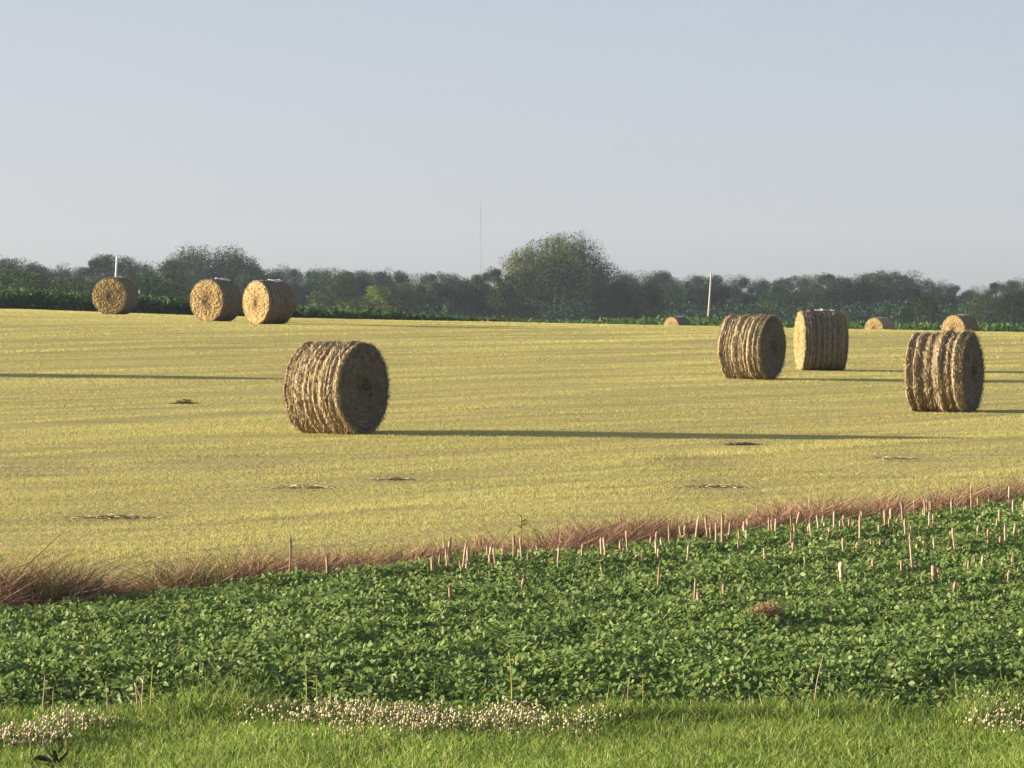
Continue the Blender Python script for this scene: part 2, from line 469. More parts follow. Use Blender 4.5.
# ------------------------------------------------------------------ clumps left on the hay field
def clump(px, py, wpx, hgt, n, cols, label, name='hay_clump', seed=0, deep=.35, group='dark clumps left on the hay field'):
    g = np.random.default_rng(seed + 300)
    c0 = hit(px, py); wid = wpx / F * c0.y
    a = np.clip(g.normal(0, .3, n), -.52, .52) * wid; b = np.clip(g.normal(0, .3, n), -.5, .5) * wid * deep
    x = a; y = b
    gz = H(c0.x + x, c0.y + y) - float(H(c0.x, c0.y))
    z = gz + hgt * np.exp(-(a / (wid * .42)) ** 2) * g.uniform(0, 1, n) ** 1.5
    U = randdir(n, -.05, .22, g)
    ln = g.uniform(.05, .14, n)
    V, Fc, C = blades(np.stack([x, y, z], 1), U, sidevec(U, g), ln, g.uniform(.005, .012, n), U * 0 + np.array([0, 0, -.3]) * ln[:, None] * g.random((n, 1)), pick(cols, n, g))
    o = mk(name, V, Fc, M['dead'], C); o.location = (c0.x, c0.y, float(H(c0.x, c0.y)))
    tag(o, label, 'hay clump', group)
    return o
GREY = [(.38, .32, .20), (.45, .38, .21), (.28, .23, .15), (.50, .44, .21)]
DARK = [(.10, .075, .05), (.15, .11, .06), (.08, .06, .04)]
clump(113, 518, 84, .032, 620, GREY, 'long flat grey patch of old straw nearest the brown grass', seed=1)
clump(302, 488, 66, .032, 430, GREY, 'flat greyish straw patch below the big nearest bale', seed=2)
clump(394, 480, 42, .03, 260, GREY, 'small grey straw patch just right of the larger one', seed=3)
clump(714, 487, 60, .032, 400, GREY, 'grey brown straw patch in front of the brown strip at right', seed=4)
clump(742, 445, 30, .04, 260, DARK, 'small dark straw patch just below the long bale shadow', seed=5)
clump(893, 459, 44, .03, 240, GREY, 'low brownish straw patch below the right ridged bale', seed=6)
clump(185, 404, 20, .09, 260, DARK, 'small dark brown tuft alone on the left of the field', seed=7)

# ------------------------------------------------------------------ hay bales
HAYC = [(.48, .36, .19), (.40, .30, .165), (.54, .43, .25), (.30, .22, .13), (.60, .48, .28), (.22, .15, .09)]
def bale(label, pos, R, L, yaw, seed, fuzz=5000, ridge=.02, nb=9, wl=1.0, net=False, flap=False, brown=0.0, weather=1.0, bcol=1.0):
    """axis along local X; +X end"""
    g = np.random.default_rng(seed + 900)
    root = empty('hay_bale', pos, (0, 0, yaw))
    tag(root, label, 'hay bale', 'round bales on the mown hay field')
    nx, nth = 96, 240
    u = np.linspace(0, 1, nx); th = np.linspace(0, 2 * math.pi, nth, endpoint=False)
    UU, TH = np.meshgrid(u, th, indexing='ij')
    cth, sth = np.cos(TH), np.sin(TH)
    nz = lambda fu, ft, sd: .5 * (vnoise(UU * fu + 40, cth * ft + 7.7, sd) + vnoise(UU * fu + 90, sth * ft + 3.1, sd + 5))
    jit = np.cumsum(g.uniform(.55, 1.5, nb + 1)); edges = np.concatenate([[0], jit[:-1] / jit[-2]]) if False else None
    cuts = np.concatenate([[0], np.cumsum(g.uniform(.35, 1.7, nb))]); cuts /= cuts[-1]
    phase = np.interp(np.clip(UU + .025 * np.cos(TH + seed) + .045 * (nz(1, 1.6, seed + 1) - .5) * 2, 0, 1), cuts, np.arange(nb + 1))
    amp = g.uniform(.3, 1.35, nb + 1)
    kk = np.clip(phase.astype(int), 0, nb - 1)
    fr = phase - kk
    pk = g.uniform(.15, .85, nb + 1)[kk]; tri = np.where(fr < pk, fr / pk, (1 - fr) / (1 - pk))
    rd = .4 * np.abs(np.sin(np.pi * fr)) ** .55 + .6 * np.clip(tri, 0, 1) ** 1.3
    r = R * (1 - ridge * .9) + R * ridge * amp[kk] * rd * (.5 + 1.0 * nz(3, 4, seed + 2))
    r += R * .045 * (nz(8, 10, seed + 3) - .5) + R * .05 * (nz(26, 22, seed + 4) - .5) + R * .05 * (nz(1.5, 1.2, seed + 6) - .5)
    r += R * .03 * (g.random(UU.shape) - .5)
    endr = np.clip(np.minimum(UU, 1 - UU) / .03, 0, 1); r *= .965 + .035 * endr
    x = (UU - .5) * L; yy = r * np.cos(TH); zz = r * np.sin(TH)
    zz = np.where(zz < -.955 * R, -.955 * R + (zz + .955 * R) * .25, zz) + .965 * R
    V = np.stack([x, yy, zz], -1).reshape(-1, 3)
    i = np.arange(nx - 1)[:, None] * nth; j = np.arange(nth)[None, :]; j2 = (j + 1) % nth
    Q = np.stack([i + j, i + j2, i + nth + j2, i + nth + j], -1).reshape(-1, 4)
    base = np.array([.42, .345, .215]); dark = np.array([.21, .165, .105])
    mixv = np.clip(rd * 1.25 - .25 + 1.3 * (nz(20, 36, seed + 8) - .5) - brown * (nz(1.2, 2.2, seed + 9)) , 0, 1).reshape(-1, 1)  # grooves mixed towards dark: their shade is put into the colour
    C = (dark * (1 - mixv) + base * mixv) * g.uniform(.8, 1.2, (len(V), 1))
    if bcol < 1: C = bcol * (.45 * C + .55 * C.mean(1, keepdims=True) * np.array([1.08, 1, .86]))  # shade on barrels turned from the sun, painted darker and greyer
    mk('barrel', V, [Q], M['hay'], C, parent=root)
    # wound end faces
    nr = 46
    for sgn in (-1, 1):
        rim = r[0 if sgn < 0 else -1]
        rho = np.linspace(0.02, 1, nr)
        RR, T2 = np.meshgrid(rho, th, indexing='ij')
        layer = RR * 11 + T2 / (2 * math.pi) + 1.2 * (vnoise(np.cos(T2) * 2 + 9, np.sin(T2) * 2 + RR * 3, seed + 20) - .5)
        bulge = .035 * (1 - RR ** 4) - .06 * np.exp(-(RR / .14) ** 2)
        off = bulge + .006 * np.sin(layer * 2 * math.pi) + .05 * (vnoise(RR * 16, T2 * 9, seed + 21) - .5) + .03 * (g.random(RR.shape) - .5) - .02 * (vnoise(np.cos(T2) * RR * 3 + 50, np.sin(T2) * RR * 3 + 50, seed + 22))
        off[-1] = 0
        rr = RR * rim[None, :]
        ez = rr * np.sin(T2)
        ez = np.where(ez < -.955 * R, -.955 * R + (ez + .955 * R) * .25, ez) + .965 * R
        V2 = np.stack([sgn * (L / 2 + off), rr * np.cos(T2), ez], -1).reshape(-1, 3)
        i = np.arange(nr - 1)[:, None] * nth
        Q2 = np.stack([i + j, i + j2, i + nth + j2, i + nth + j], -1).reshape(-1, 4)
        if sgn < 0: Q2 = Q2[:, ::-1]
        lay = (.5 + .5 * np.sin(layer * 2 * math.pi)).reshape(-1, 1)
        spot = np.exp(-(RR / .22) ** 2).reshape(-1, 1) * .45
        mv = np.clip((.42 + .32 * lay + .65 * (vnoise(np.cos(T2) * RR * 14 + 99, np.sin(T2) * RR * 14 + 70, seed + 25).reshape(-1, 1) - .5) - spot), 0, 1)
        end_tone = weather if sgn > 0 else wl
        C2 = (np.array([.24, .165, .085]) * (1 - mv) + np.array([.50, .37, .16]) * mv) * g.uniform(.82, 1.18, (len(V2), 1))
        if end_tone < .6: C2 = end_tone * (.35 * C2 + .65 * C2.mean(1, keepdims=True) * np.array([1.04, 1, .92]))  # shade of the sunless end put into its colour, darker and greyer
        else: C2 = end_tone * C2
        mk('end_face', V2, [Q2], M['hay'], C2, parent=root)
    # loose straws round barrel and ends
    n = fuzz
    uu = g.random(n); t = g.uniform(0, 2 * math.pi, n)
    ii = np.clip((uu * (nx - 1)).astype(int), 0, nx - 1); jj = np.clip((t / (2 * math.pi) * nth).astype(int), 0, nth - 1)
    rb = r[ii, jj] * .995
    Pn = np.stack([(uu - .5) * L, rb * np.cos(t), np.maximum(rb * np.sin(t), -.95 * R) + .965 * R], 1)
    rad = np.stack([0 * t, np.cos(t), np.sin(t)], 1); tan = np.stack([0 * t, -np.sin(t), np.cos(t)], 1)
    U = nrm(tan * g.choice([-1, 1], n)[:, None] + rad * np.abs(g.normal(.15, .32, n))[:, None] + np.array([1, 0, 0]) * g.normal(0, .35, n)[:, None])
    ln = g.uniform(.04, .13, n)
    S = nrm(np.cross(U, rad) + .5 * rad * g.normal(size=(n, 1)))
    p1 = blades(Pn, U, S, ln, g.uniform(.004, .012, n), np.stack([0 * t, 0 * t, -.25 * ln * g.random(n)], 1), pick(HAYC, n, g, .2))
    m = n // 2
    sg = g.choice([-1, 1], m); rh = np.sqrt(g.random(m)) * R * .95; t = g.uniform(0, 2 * math.pi, m)
    Pn = np.stack([sg * (L / 2 + .015), rh * np.cos(t), np.maximum(rh * np.sin(t), -.93 * R) + .965 * R], 1)
    U = nrm(np.stack([sg * np.abs(g.normal(.1, .2, m)), -np.sin(t) + g.normal(0, .4, m), np.cos(t) + g.normal(0, .4, m)], 1))
    ln = g.uniform(.04, .12, m)
    ax = np.stack([sg, 0 * t, 0 * t], 1)
    S = nrm(np.cross(U, ax) + .4 * ax * g.normal(size=(m, 1)))
    p2 = blades(Pn, U, S, ln, g.uniform(.003, .008, m), np.stack([0 * t, 0 * t, -.25 * ln * g.random(m)], 1), pick(HAYC, m, g, .2))
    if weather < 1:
        q5 = np.repeat(sg > 0, 5); p2[2][q5] = weather * (.35 * p2[2][q5] + .65 * p2[2][q5].mean(1, keepdims=True) * np.array([1.04, 1, .92]))  # straws on the sunless end get the same painted shade
    if bcol < 1: p1 = (p1[0], p1[1], bcol * (.45 * p1[2] + .55 * p1[2].mean(1, keepdims=True) * np.array([1.08, 1, .86])))  # barrel straws follow the painted barrel shade
    q = 1100                                   # frayed rim
    sg = g.choice([-1, 1], q); t = g.uniform(0, 2 * math.pi, q); rb = R * .965
    Pn = np.stack([sg * (L / 2 - .02) + g.normal(0, .015, q), rb * np.cos(t), np.maximum(rb * np.sin(t), -.95 * R) + .965 * R], 1)
    U = nrm(np.stack([sg * g.normal(.3, .5, q), np.cos(t) + g.normal(0, .6, q), np.sin(t) + g.normal(0, .6, q)], 1))
    p3 = blades(Pn, U, sidevec(U, g), g.uniform(.02, .08, q), g.uniform(.004, .009, q), U * 0, pick(HAYC, q, g, .2))
    V, Fc, C = merge([p1, p2, p3])
    tag(mk('loose_straw', V, Fc, M['straw'], C, parent=root), kind='stuff')
    # twine sunk in the grooves
    ps = []
    for cx in cuts[1:-1]:
        k = int(cx * (nx - 1)); tt = np.linspace(0, nth - 1, 61).astype(int)
        ring = [((k / (nx - 1) - .5) * L, (r[k, q] + .004) * math.cos(th[q]), max((r[k, q] + .004) * math.sin(th[q]), -.95 * R) + .965 * R) for q in tt]
        ps.append(tube(ring, [.004] * 61, 5, False, (.46, .36, .22)))
    V, Fc, C = merge(ps)
    mk('twine', V, Fc, M['hay'], C, parent=root)
    if net:
        nu, na = 14, 16
        uu = np.linspace(net[0], net[1], nu); aa = np.linspace(net[2], net[3], na)
        A, B = np.meshgrid(uu, aa, indexing='ij')
        ii = np.clip((A * (nx - 1)).astype(int), 0, nx - 1); jj = (B / (2 * math.pi) * nth).astype(int) % nth
        rr = r[ii, jj] + .022 + .02 * g.random(A.shape)
        V = np.stack([(A - .5) * L + .02 * g.random(A.shape), rr * np.cos(B) + .02 * g.random(A.shape), rr * np.sin(B) + .965 * R], -1).reshape(-1, 3)
        i = np.arange(nu - 1)[:, None] * na; jn = np.arange(na - 1)[None, :]
        Qn = np.stack([i + jn, i + jn + 1, i + na + jn + 1, i + na + jn], -1).reshape(-1, 4)
        keepq = g.random(len(Qn)) > .12
        mk('top_glint', V, [Qn[keepq]], M['net'], smooth=True, parent=root)  # added pale sheet in place of the sunlit highlight on the barrel top
    if flap:
        n = 420
        U = nrm(np.stack([np.abs(g.normal(.6, .3, n)), g.normal(-.1, .35, n), g.normal(-.5, .6, n)], 1))
        P = np.stack([np.full(n, L / 2 - .03) + g.uniform(-.05, .04, n), g.normal(-.05, .10, n), 1.9 * R - np.abs(g.normal(0, .13, n))], 1)
        ln = g.uniform(.08, .24, n)
        V, Fc, C = blades(P, U, sidevec(U, g), ln, .009, np.array([[0, 0, -.5]]) * ln[:, None], pick([(.55, .46, .17), (.48, .44, .14)], n, g))
        mk('straw_tuft', V, Fc, M['straw'], C, parent=root)
    return root

def place_bale(label, pxc, dpx, ybase, end_ang, right_end, seed, L=1.09, D=1.5, z=None, **kw):
    """pxc: centre column; dpx: diameter in px; end_ang: angle between the seen end's normal and the view axis"""
    Y = D * F / dpx
    X = (pxc - 512) / F * Y
    zg = float(H(X, Y))
    a = math.radians(end_ang)
    n0 = (math.sin(a) * (1 if right_end else -1), -math.cos(a)); t = -math.atan2(X, Y)
    nxy = (n0[0] * math.cos(t) - n0[1] * math.sin(t), n0[0] * math.sin(t) + n0[1] * math.cos(t))
    yaw = math.atan2(nxy[1], nxy[0]) if right_end else math.atan2(-nxy[1], -nxy[0])
    print('bale', pxc, 'Y %.1f' % Y, 'ground row %.1f' % (HOR - zg / Y * F), 'wanted', ybase)
    return bale(label, (X, Y, zg if z is None else z), D / 2, L, yaw, seed, **kw)

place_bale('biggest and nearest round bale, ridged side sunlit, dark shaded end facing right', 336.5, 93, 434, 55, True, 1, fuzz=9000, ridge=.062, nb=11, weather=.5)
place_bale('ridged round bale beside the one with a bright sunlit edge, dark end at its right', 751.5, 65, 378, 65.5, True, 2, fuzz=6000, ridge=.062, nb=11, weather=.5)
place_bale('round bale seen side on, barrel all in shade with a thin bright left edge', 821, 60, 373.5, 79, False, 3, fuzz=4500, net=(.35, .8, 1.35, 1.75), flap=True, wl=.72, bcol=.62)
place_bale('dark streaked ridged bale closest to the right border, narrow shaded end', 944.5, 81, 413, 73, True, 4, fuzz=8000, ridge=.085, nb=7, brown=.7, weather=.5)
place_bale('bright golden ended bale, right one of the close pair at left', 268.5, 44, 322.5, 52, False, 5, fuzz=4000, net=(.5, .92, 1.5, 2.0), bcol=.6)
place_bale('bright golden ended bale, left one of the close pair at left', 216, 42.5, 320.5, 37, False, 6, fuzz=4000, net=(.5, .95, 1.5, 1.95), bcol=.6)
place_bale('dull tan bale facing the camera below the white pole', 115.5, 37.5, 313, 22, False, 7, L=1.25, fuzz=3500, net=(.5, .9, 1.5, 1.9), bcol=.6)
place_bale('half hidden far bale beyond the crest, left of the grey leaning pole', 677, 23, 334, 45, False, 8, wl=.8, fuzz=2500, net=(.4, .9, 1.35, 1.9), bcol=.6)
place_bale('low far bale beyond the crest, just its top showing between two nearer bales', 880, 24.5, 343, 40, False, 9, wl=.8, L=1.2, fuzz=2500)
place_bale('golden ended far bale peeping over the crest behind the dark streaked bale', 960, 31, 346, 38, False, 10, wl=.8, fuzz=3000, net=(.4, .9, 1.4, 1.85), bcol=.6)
place_bale('round bale outside the picture whose long shadow falls across the left of the field', -140, 66, 380, 60, True, 12, fuzz=2500)

# ------------------------------------------------------------------ old corn stalks
def stalk_mesh(seed, thick=1.0):
    g = np.random.default_rng(seed + 50)
    pts = []; rad = []
    n = 9; cx = 0; cy = 0
    nodes = {2, 4, 7}; kink = g.choice([-1, 1]) if seed in (5, 10) else 0
    for k in range(n):
        pts.append((cx, cy, k / (n - 1)) if not (kink and k > 6) else (cx + kink * .035 * (k - 6), cy + .01 * (k - 6), .80 - .10 * (k - 6))); cx += g.normal(0, .002); cy += g.normal(0, .002)
        rad.append((.0125 - .002 * k / n) * (1.25 if k in nodes else 1) * thick)
    V, Fc, C = tube(pts, rad, 8, True)
    V[-8:, 2] += g.uniform(-.05, .03, 8)
    c0 = np.array([(.62, .46, .33), (.55, .40, .27), (.66, .52, .38), (.46, .33, .23), (.58, .46, .30)][seed % 5])
    c0 = c0 * np.array([.86, .82, .80]); C[:] = c0 * g.uniform(.85, 1.12, (len(V), 1))
    C[:24] *= .75; C *= (.8 + .4 * g.random((len(V), 1)))
    parts = [(V, Fc, C)]
    for q in range(g.integers(1, 5)):
        a = g.uniform(0, 6.28); z = g.uniform(.45, .95); m = 1
        P = np.array([[0, 0, z]]); U = nrm(np.array([[math.cos(a), math.sin(a), g.uniform(-.2, .8)]]))
        parts.append(blades(P, U, nrm(np.cross(U, [[.2, .3, 1]])), np.array([g.uniform(.06, .16)]), np.array([g.uniform(.012, .024)]), np.array([[0, 0, -.12]]), np.array([c0 * 1.05])))
    V, Fc, C = merge(parts)
    return mk('corn_stalk', V, Fc, M['dead'], C, link=False).data

STALK = [stalk_mesh(k) for k in range(12)]; THICK = [stalk_mesh(k + 20, 1.75) for k in range(3)]
Z5 = [(137,185,275),(198,150,280),(251,175,292),(272,215,255),(293,195,250),(308,165,245),(367,175,250),(392,175,262),(433,152,235),(470,190,240),(490,137,240),(526,142,250),(620,205,262),(670,205,278),(776,180,235),(867,165,230),(935,160,220),(912,150,190),(895,262,300),(242,300,338),(215,355,400),(517,325,368)]
Z6 = [(17,325,420),(38,295,350),(72,318,378),(90,312,350),(110,312,360),(95,360,410),(139,250,340),(210,250,290),(241,215,325),(217,330,395),(315,203,295),(334,250,298),(383,195,325),(398,222,300),(485,232,300),(512,220,292),(606,215,290),(627,222,285),(675,165,210),(706,180,240),(720,250,290),(698,270,350),(730,320,372),(782,245,300),(804,240,308),(842,207,265),(880,215,290),(908,192,275),(965,215,268),(998,230,268),(945,315,380),(1006,330,365),(787,390,425),(460,318,355),(577,355,412),(604,365,420),(75,425,530),(238,495,615),(272,560,600),(400,510,568),(950,425,495)]
Z7 = [(40,190,268),(78,220,262),(135,165,215),(112,195,315),(185,225,268),(210,195,268),(287,152,248),(305,205,240),(240,165,190),(258,175,240),(354,115,220),(415,95,135),(375,205,290),(385,290,330),(497,175,258),(521,178,245),(560,220,258),(455,150,185),(511,105,160),(616,92,135),(828,90,120),(943,80,118),(893,158,212),(868,205,240),(90,338,382),(176,318,352),(218,320,355),(246,325,355),(411,335,470),(455,330,398),(520,315,370),(638,312,378),(665,255,378),(765,245,290),(745,285,345),(827,258,332),(883,305,340),(920,240,335),(962,237,305),(180,430,485),(347,435,490),(430,250,320),(455,250,310),(708,437,492),(740,415,470),(776,415,485),(972,415,455),(928,490,540),(1003,480,520),(527,460,540),(580,480,515),(600,530,600),(635,560,598)]
ST = [(400 + a / 4.267, 500 + t / 4.267, 500 + b / 4.267) for a, t, b in Z5]
ST += [(640 + a / 4.655, 470 + t / 4.655, 470 + b / 4.655) for a, t, b in Z6]
ST += [(840 + a / 5.565, 480 + t / 5.565, 480 + b / 5.565) for a, t, b in Z7]
ST += [(289, 537, 572), (298, 559, 573), (328, 553, 576), (332, 563, 576), (356, 557, 573)]
for k in range(48):
    px = random.uniform(430, 1060); d0 = np.interp(px, [340, 450, 560, 700, 850, 1000], [573, 562, 553, 535, 520, 503])
    b = d0 + random.uniform(-1, 9); ST.append((px, b - random.uniform(9, 21), b))
LEAN = {(912, 150), (895, 262), (706, 180), (730, 320), (400, 510), (430, 250), (455, 250), (600, 530), (745, 285)}
SP = {}
for k, (px, yt, yb) in enumerate(ST):
    y_ref = yb
    p = hit(px, yb, .235)
    edge = float(yS(p.x))
    vis = (yb - yt) / F * p.y
    h = .235 + vis
    thick = (abs(px - 844.1) < .6 and yb > 570) or (abs(px - 934.7) < .6 and yb > 570)
    me = THICK[k % 3] if thick else STALK[random.randrange(12)]
    o = bpy.data.objects.new('corn_stalk', me); COL.objects.link(o)
    o.location = (p.x, p.y, float(H(p.x, p.y)) - .01)
    s = random.uniform(.75, 1.12)
    o.scale = (s, s, h / math.cos(.06))
    tilt = random.gauss(0, .085)
    q = [(400 + a / 4.267, 500 + t / 4.267) for a, t in LEAN] + [(640 + a / 4.655, 470 + t / 4.655) for a, t in LEAN] + [(840 + a / 5.565, 480 + t / 5.565) for a, t in LEAN]
    lean = any(abs(px - a) < .05 and abs(yt - t) < .05 for a, t in q)
    if lean: tilt = random.choice([-1, 1]) * random.uniform(.22, .4)
    o.rotation_euler = (random.gauss(0, .04), tilt, random.uniform(0, 6.28))
    o.rotation_mode = 'XYZ'
    grp = 'old corn stalks standing in the bean field'
    if thick and px < 900: lab = 'short thick pale corn stub, left one of the two thick stubs in the beans'
    elif thick: lab = 'short thick pale corn stub with frayed top, right one of the two thick stubs'
    elif abs(px - 691.1) < .6: lab = 'tall thin corn stalk standing alone nearest in the beans'
    elif abs(px - 656.1) < .6 and yb > 570: lab = 'tall thin corn stalk alone in the beans, left of the nearest tall one'
    elif lean: lab = 'broken corn stalk leaning over among the beans'
    elif yb < 520 and px > 900: lab = 'pale corn stalk far back along the bean edge at right'
    elif px < 360: lab = 'corn stalk among the brown grass, left end of the stalks'
    elif px < 560: lab = 'pale upright corn stalk against the brown grass, middle of the field edge'
    elif p.y > edge - 1.6: lab = 'pale upright corn stalk where beans meet the brown grass, right half'
    else: lab = 'pale upright corn stub rising among the bean leaves'
    tag(o, lab, 'corn stalk', grp)

# ------------------------------------------------------------------ weeds at the edge
def weed_stem(px, yb, yt, lean_px, label, col, rad=.005, leaves=3, leafcol=None, curve=0, name='weed_stem', leaf_len=.07):
    p = hit(px, yb, .06)
    if name == 'weed_stem' and yb > 600:
        p.y = min(p.y, 22.7 + .14 * random.random()); p.x = at(px, p.y)
    h = (HOR - yt) / F * p.y - float(H(p.x, p.y))
    lx = lean_px / F * p.y
    root = empty(name, (p.x, p.y, float(H(p.x, p.y))))
    tag(root, label, 'weed', 'tall weeds along the edge of the beans')
    rad *= .8; pts = []; cv = (curve or random.uniform(-3, 3)) / F * p.y
    for k in range(8):
        t = k / 7; pts.append((lx * t + cv * math.sin(math.pi * t), random.gauss(0, .003), h * t))
    V, Fc, C = tube(pts, [rad * (1 - .5 * k / 7) for k in range(8)], 6, True, col)
    mk('stem', V, Fc, M['dead'], C, parent=root)
    for q in range(leaves):
        t = random.uniform(.25, 1); i = min(int(t * 7), 7); b = np.array([pts[i]])
        a = random.uniform(0, 6.28); U = nrm(np.array([[math.cos(a), math.sin(a) * .6, random.uniform(.2, 1.1)]]))
        l = random.uniform(.6, 1.3) * leaf_len
        V, Fc, C = blades(b, U, nrm(np.cross(U, [[.1, .9, .2]])), np.array([l]), np.array([.012]), np.array([[0, 0, -.35 * l]]), np.array([leafcol or col]))
        mk('leaf', V, Fc, M['grass'], C, parent=root)
    return root
TAN = (.50, .40, .24); YG = (.34, .38, .11); YEL = (.42, .42, .10)
weed_stem(40, 708, 676, 4, 'pale tan bent stem above the left clover patch', TAN, .006, 1)
weed_stem(52, 708, 692, 0, 'short tan stem right of the bent one above the left clover', TAN, .004, 0)
weed_stem(105, 706, 682, 0, 'lone tan stem at the edge of the straw coloured weed cluster', TAN, .005, 2)
weed_stem(134, 708, 683, 0, 'straw coloured stem in the middle of the dry weed cluster', TAN, .006, 2)
weed_stem(147, 704, 683, -13, 'straw stem crossing its neighbours diagonally in the dry weed cluster', TAN, .006, 1)
weed_stem(142, 697, 676, 1, 'pale straw stem standing behind the diagonal one', TAN, .006, 2)
weed_stem(150, 690, 667, 2, 'tallest yellow green stem of the dry weed cluster', YEL, .007, 4, YG)
weed_stem(241, 712, 686, 7, 'tan leaning stem above the left end of the long clover band', TAN, .006, 1)
weed_stem(303, 706, 664, 2, 'tall yellow green weed, left one of three in the bean edge', YG, .005, 6, YEL)
weed_stem(318, 706, 676, -2, 'yellow green weed, middle one of three in the bean edge', YG, .005, 5, YG)
weed_stem(330, 706, 682, 1, 'yellow green weed, right one of three in the bean edge', YG, .005, 5, YG)
weed_stem(367, 703, 690, 1, 'small green grassy weed above the long clover band', YG, .004, 5, YG)
weed_stem(437, 700, 678, -2, 'slim yellow green stem left of the tall yellow weed', YG, .004, 3, YG)
weed_stem(510, 700, 653, -1, 'tall yellow weed stem rising above the middle of the clover band', YEL, .007, 5, YG)
weed_stem(630, 703, 676, 0, 'reddish tan stem, left one of the pair right of the clover band', (.42, .28, .18), .006, 2, YEL)
weed_stem(641, 704, 678, 2, 'yellow leafed stem, right one of the pair past the clover band', YEL, .005, 4, YEL)
weed_stem(815, 699, 655, 9, 'long dry curved stem standing alone in the beans at right', TAN, .006, 0, curve=-3)
weed_stem(985, 702, 690, 0, 'small yellow green weed above the right clover patch', YG, .004, 4, YG)
weed_stem(890, 704, 690, 3, 'small grassy weed between the dry curved stem and right clover', YG, .004, 4, YG)

# green weed on the hay side of the brown strip
w = weed_stem(521, 528, 514, 0, 'small dark green weed poking up in front of the mown field', (.14, .16, .05), .008, 9, (.13, .17, .05), leaf_len=.10)
# dark wilted weed at the bottom border
def dark_weed():
    p = hit(54, 772, .02)
    root = empty('wilted_weed', (p.x, p.y, float(H(p.x, p.y))))
    tag(root, 'dark wilted weed with drooping arched leaves at the bottom below the clover', 'weed')
    s = p.y / F
    D_ = (.035, .042, .026)
    V, Fc, C = tube([(0, 0, 0), (.004, 0, .04), (.008, .003, .09), (.004, 0, .14)], [.021, .02, .016, .008], 9, True, (.045, .045, .03))
    mk('stem', V, Fc, M['dead'], C, parent=root)
    def arch(pts, w, col):
        pts = np.array(pts) * s; pts = np.stack([pts[:, 0], 0 * pts[:, 0] + np.linspace(0, .06, len(pts)), pts[:, 1]], 1)
        m = len(pts); V = []
        for k, q in enumerate(pts):
            ww = 1.9 * w * math.sin(math.pi * (.12 + .86 * k / (m - 1)))
            V += [q + np.array([0, -ww, ww * .7]), q + np.array([0, 0, -ww * .25]), q + np.array([0, ww, ww * .7])]
        Q = []
        for k in range(m - 1):
            Q += [[3 * k, 3 * k + 1, 3 * k + 4, 3 * k + 3], [3 * k + 1, 3 * k + 2, 3 * k + 5, 3 * k + 4]]
        o = mk('leaf', np.array(V), [np.array(Q)], M['leaf'], np.tile(np.array(col), (3 * m, 1)), smooth=True, parent=root)
    arch([(0, 12), (-8, 15), (-16, 16), (-23, 13), (-29, 6)], .016, D_)
    arch([(0, 12), (7, 15), (13, 21), (15, 28), (11, 33)], .014, (.05, .04, .032))
    arch([(0, 16), (-6, 22), (-11, 30), (-11, 36), (-4, 38)], .013, D_)
    arch([(2, 16), (-2, 24), (-1, 33), (4, 38), (9, 34)], .010, (.06, .07, .03))
    arch([(0, 10), (8, 8), (14, 5), (19, 0)], .012, D_)
    arch([(2, 14), (4, 22), (9, 29), (5, 35), (-2, 36)], .009, (.06, .07, .035))
    arch([(0, 8), (-7, 9), (-13, 6), (-18, 0)], .011, (.05, .075, .03))
dark_weed()

# brown dead clump in the beans
def dead_clump():
    g = np.random.default_rng(77)
    p = hit(767, 622, .20); n = 1100
    a = g.normal(0, 1, (n, 3)) * np.array([.05, .045, .04])
    U = randdir(n, -.1, .8, g); ln = g.uniform(.03, .09, n)
    V, Fc, C = blades(a + np.array([0, 0, .235]), U, sidevec(U, g), ln, .005, np.zeros((n, 3)), pick([(.30, .19, .12), (.36, .24, .15), (.24, .15, .10)], n, g))
    tb = tube([(0, 0, 0), (.01, 0, .12), (0, 0, .24)], [.008, .007, .006], 6, True, (.22, .15, .1))
    V, Fc, C = merge([(V, Fc, C), tb])
    o = mk('dead_weed', V, Fc, M['dead'], C); o.location = (p.x, p.y, float(H(p.x, p.y)))
    tag(o, 'round brown dead weed head showing among the green bean leaves', 'weed')
dead_clump()

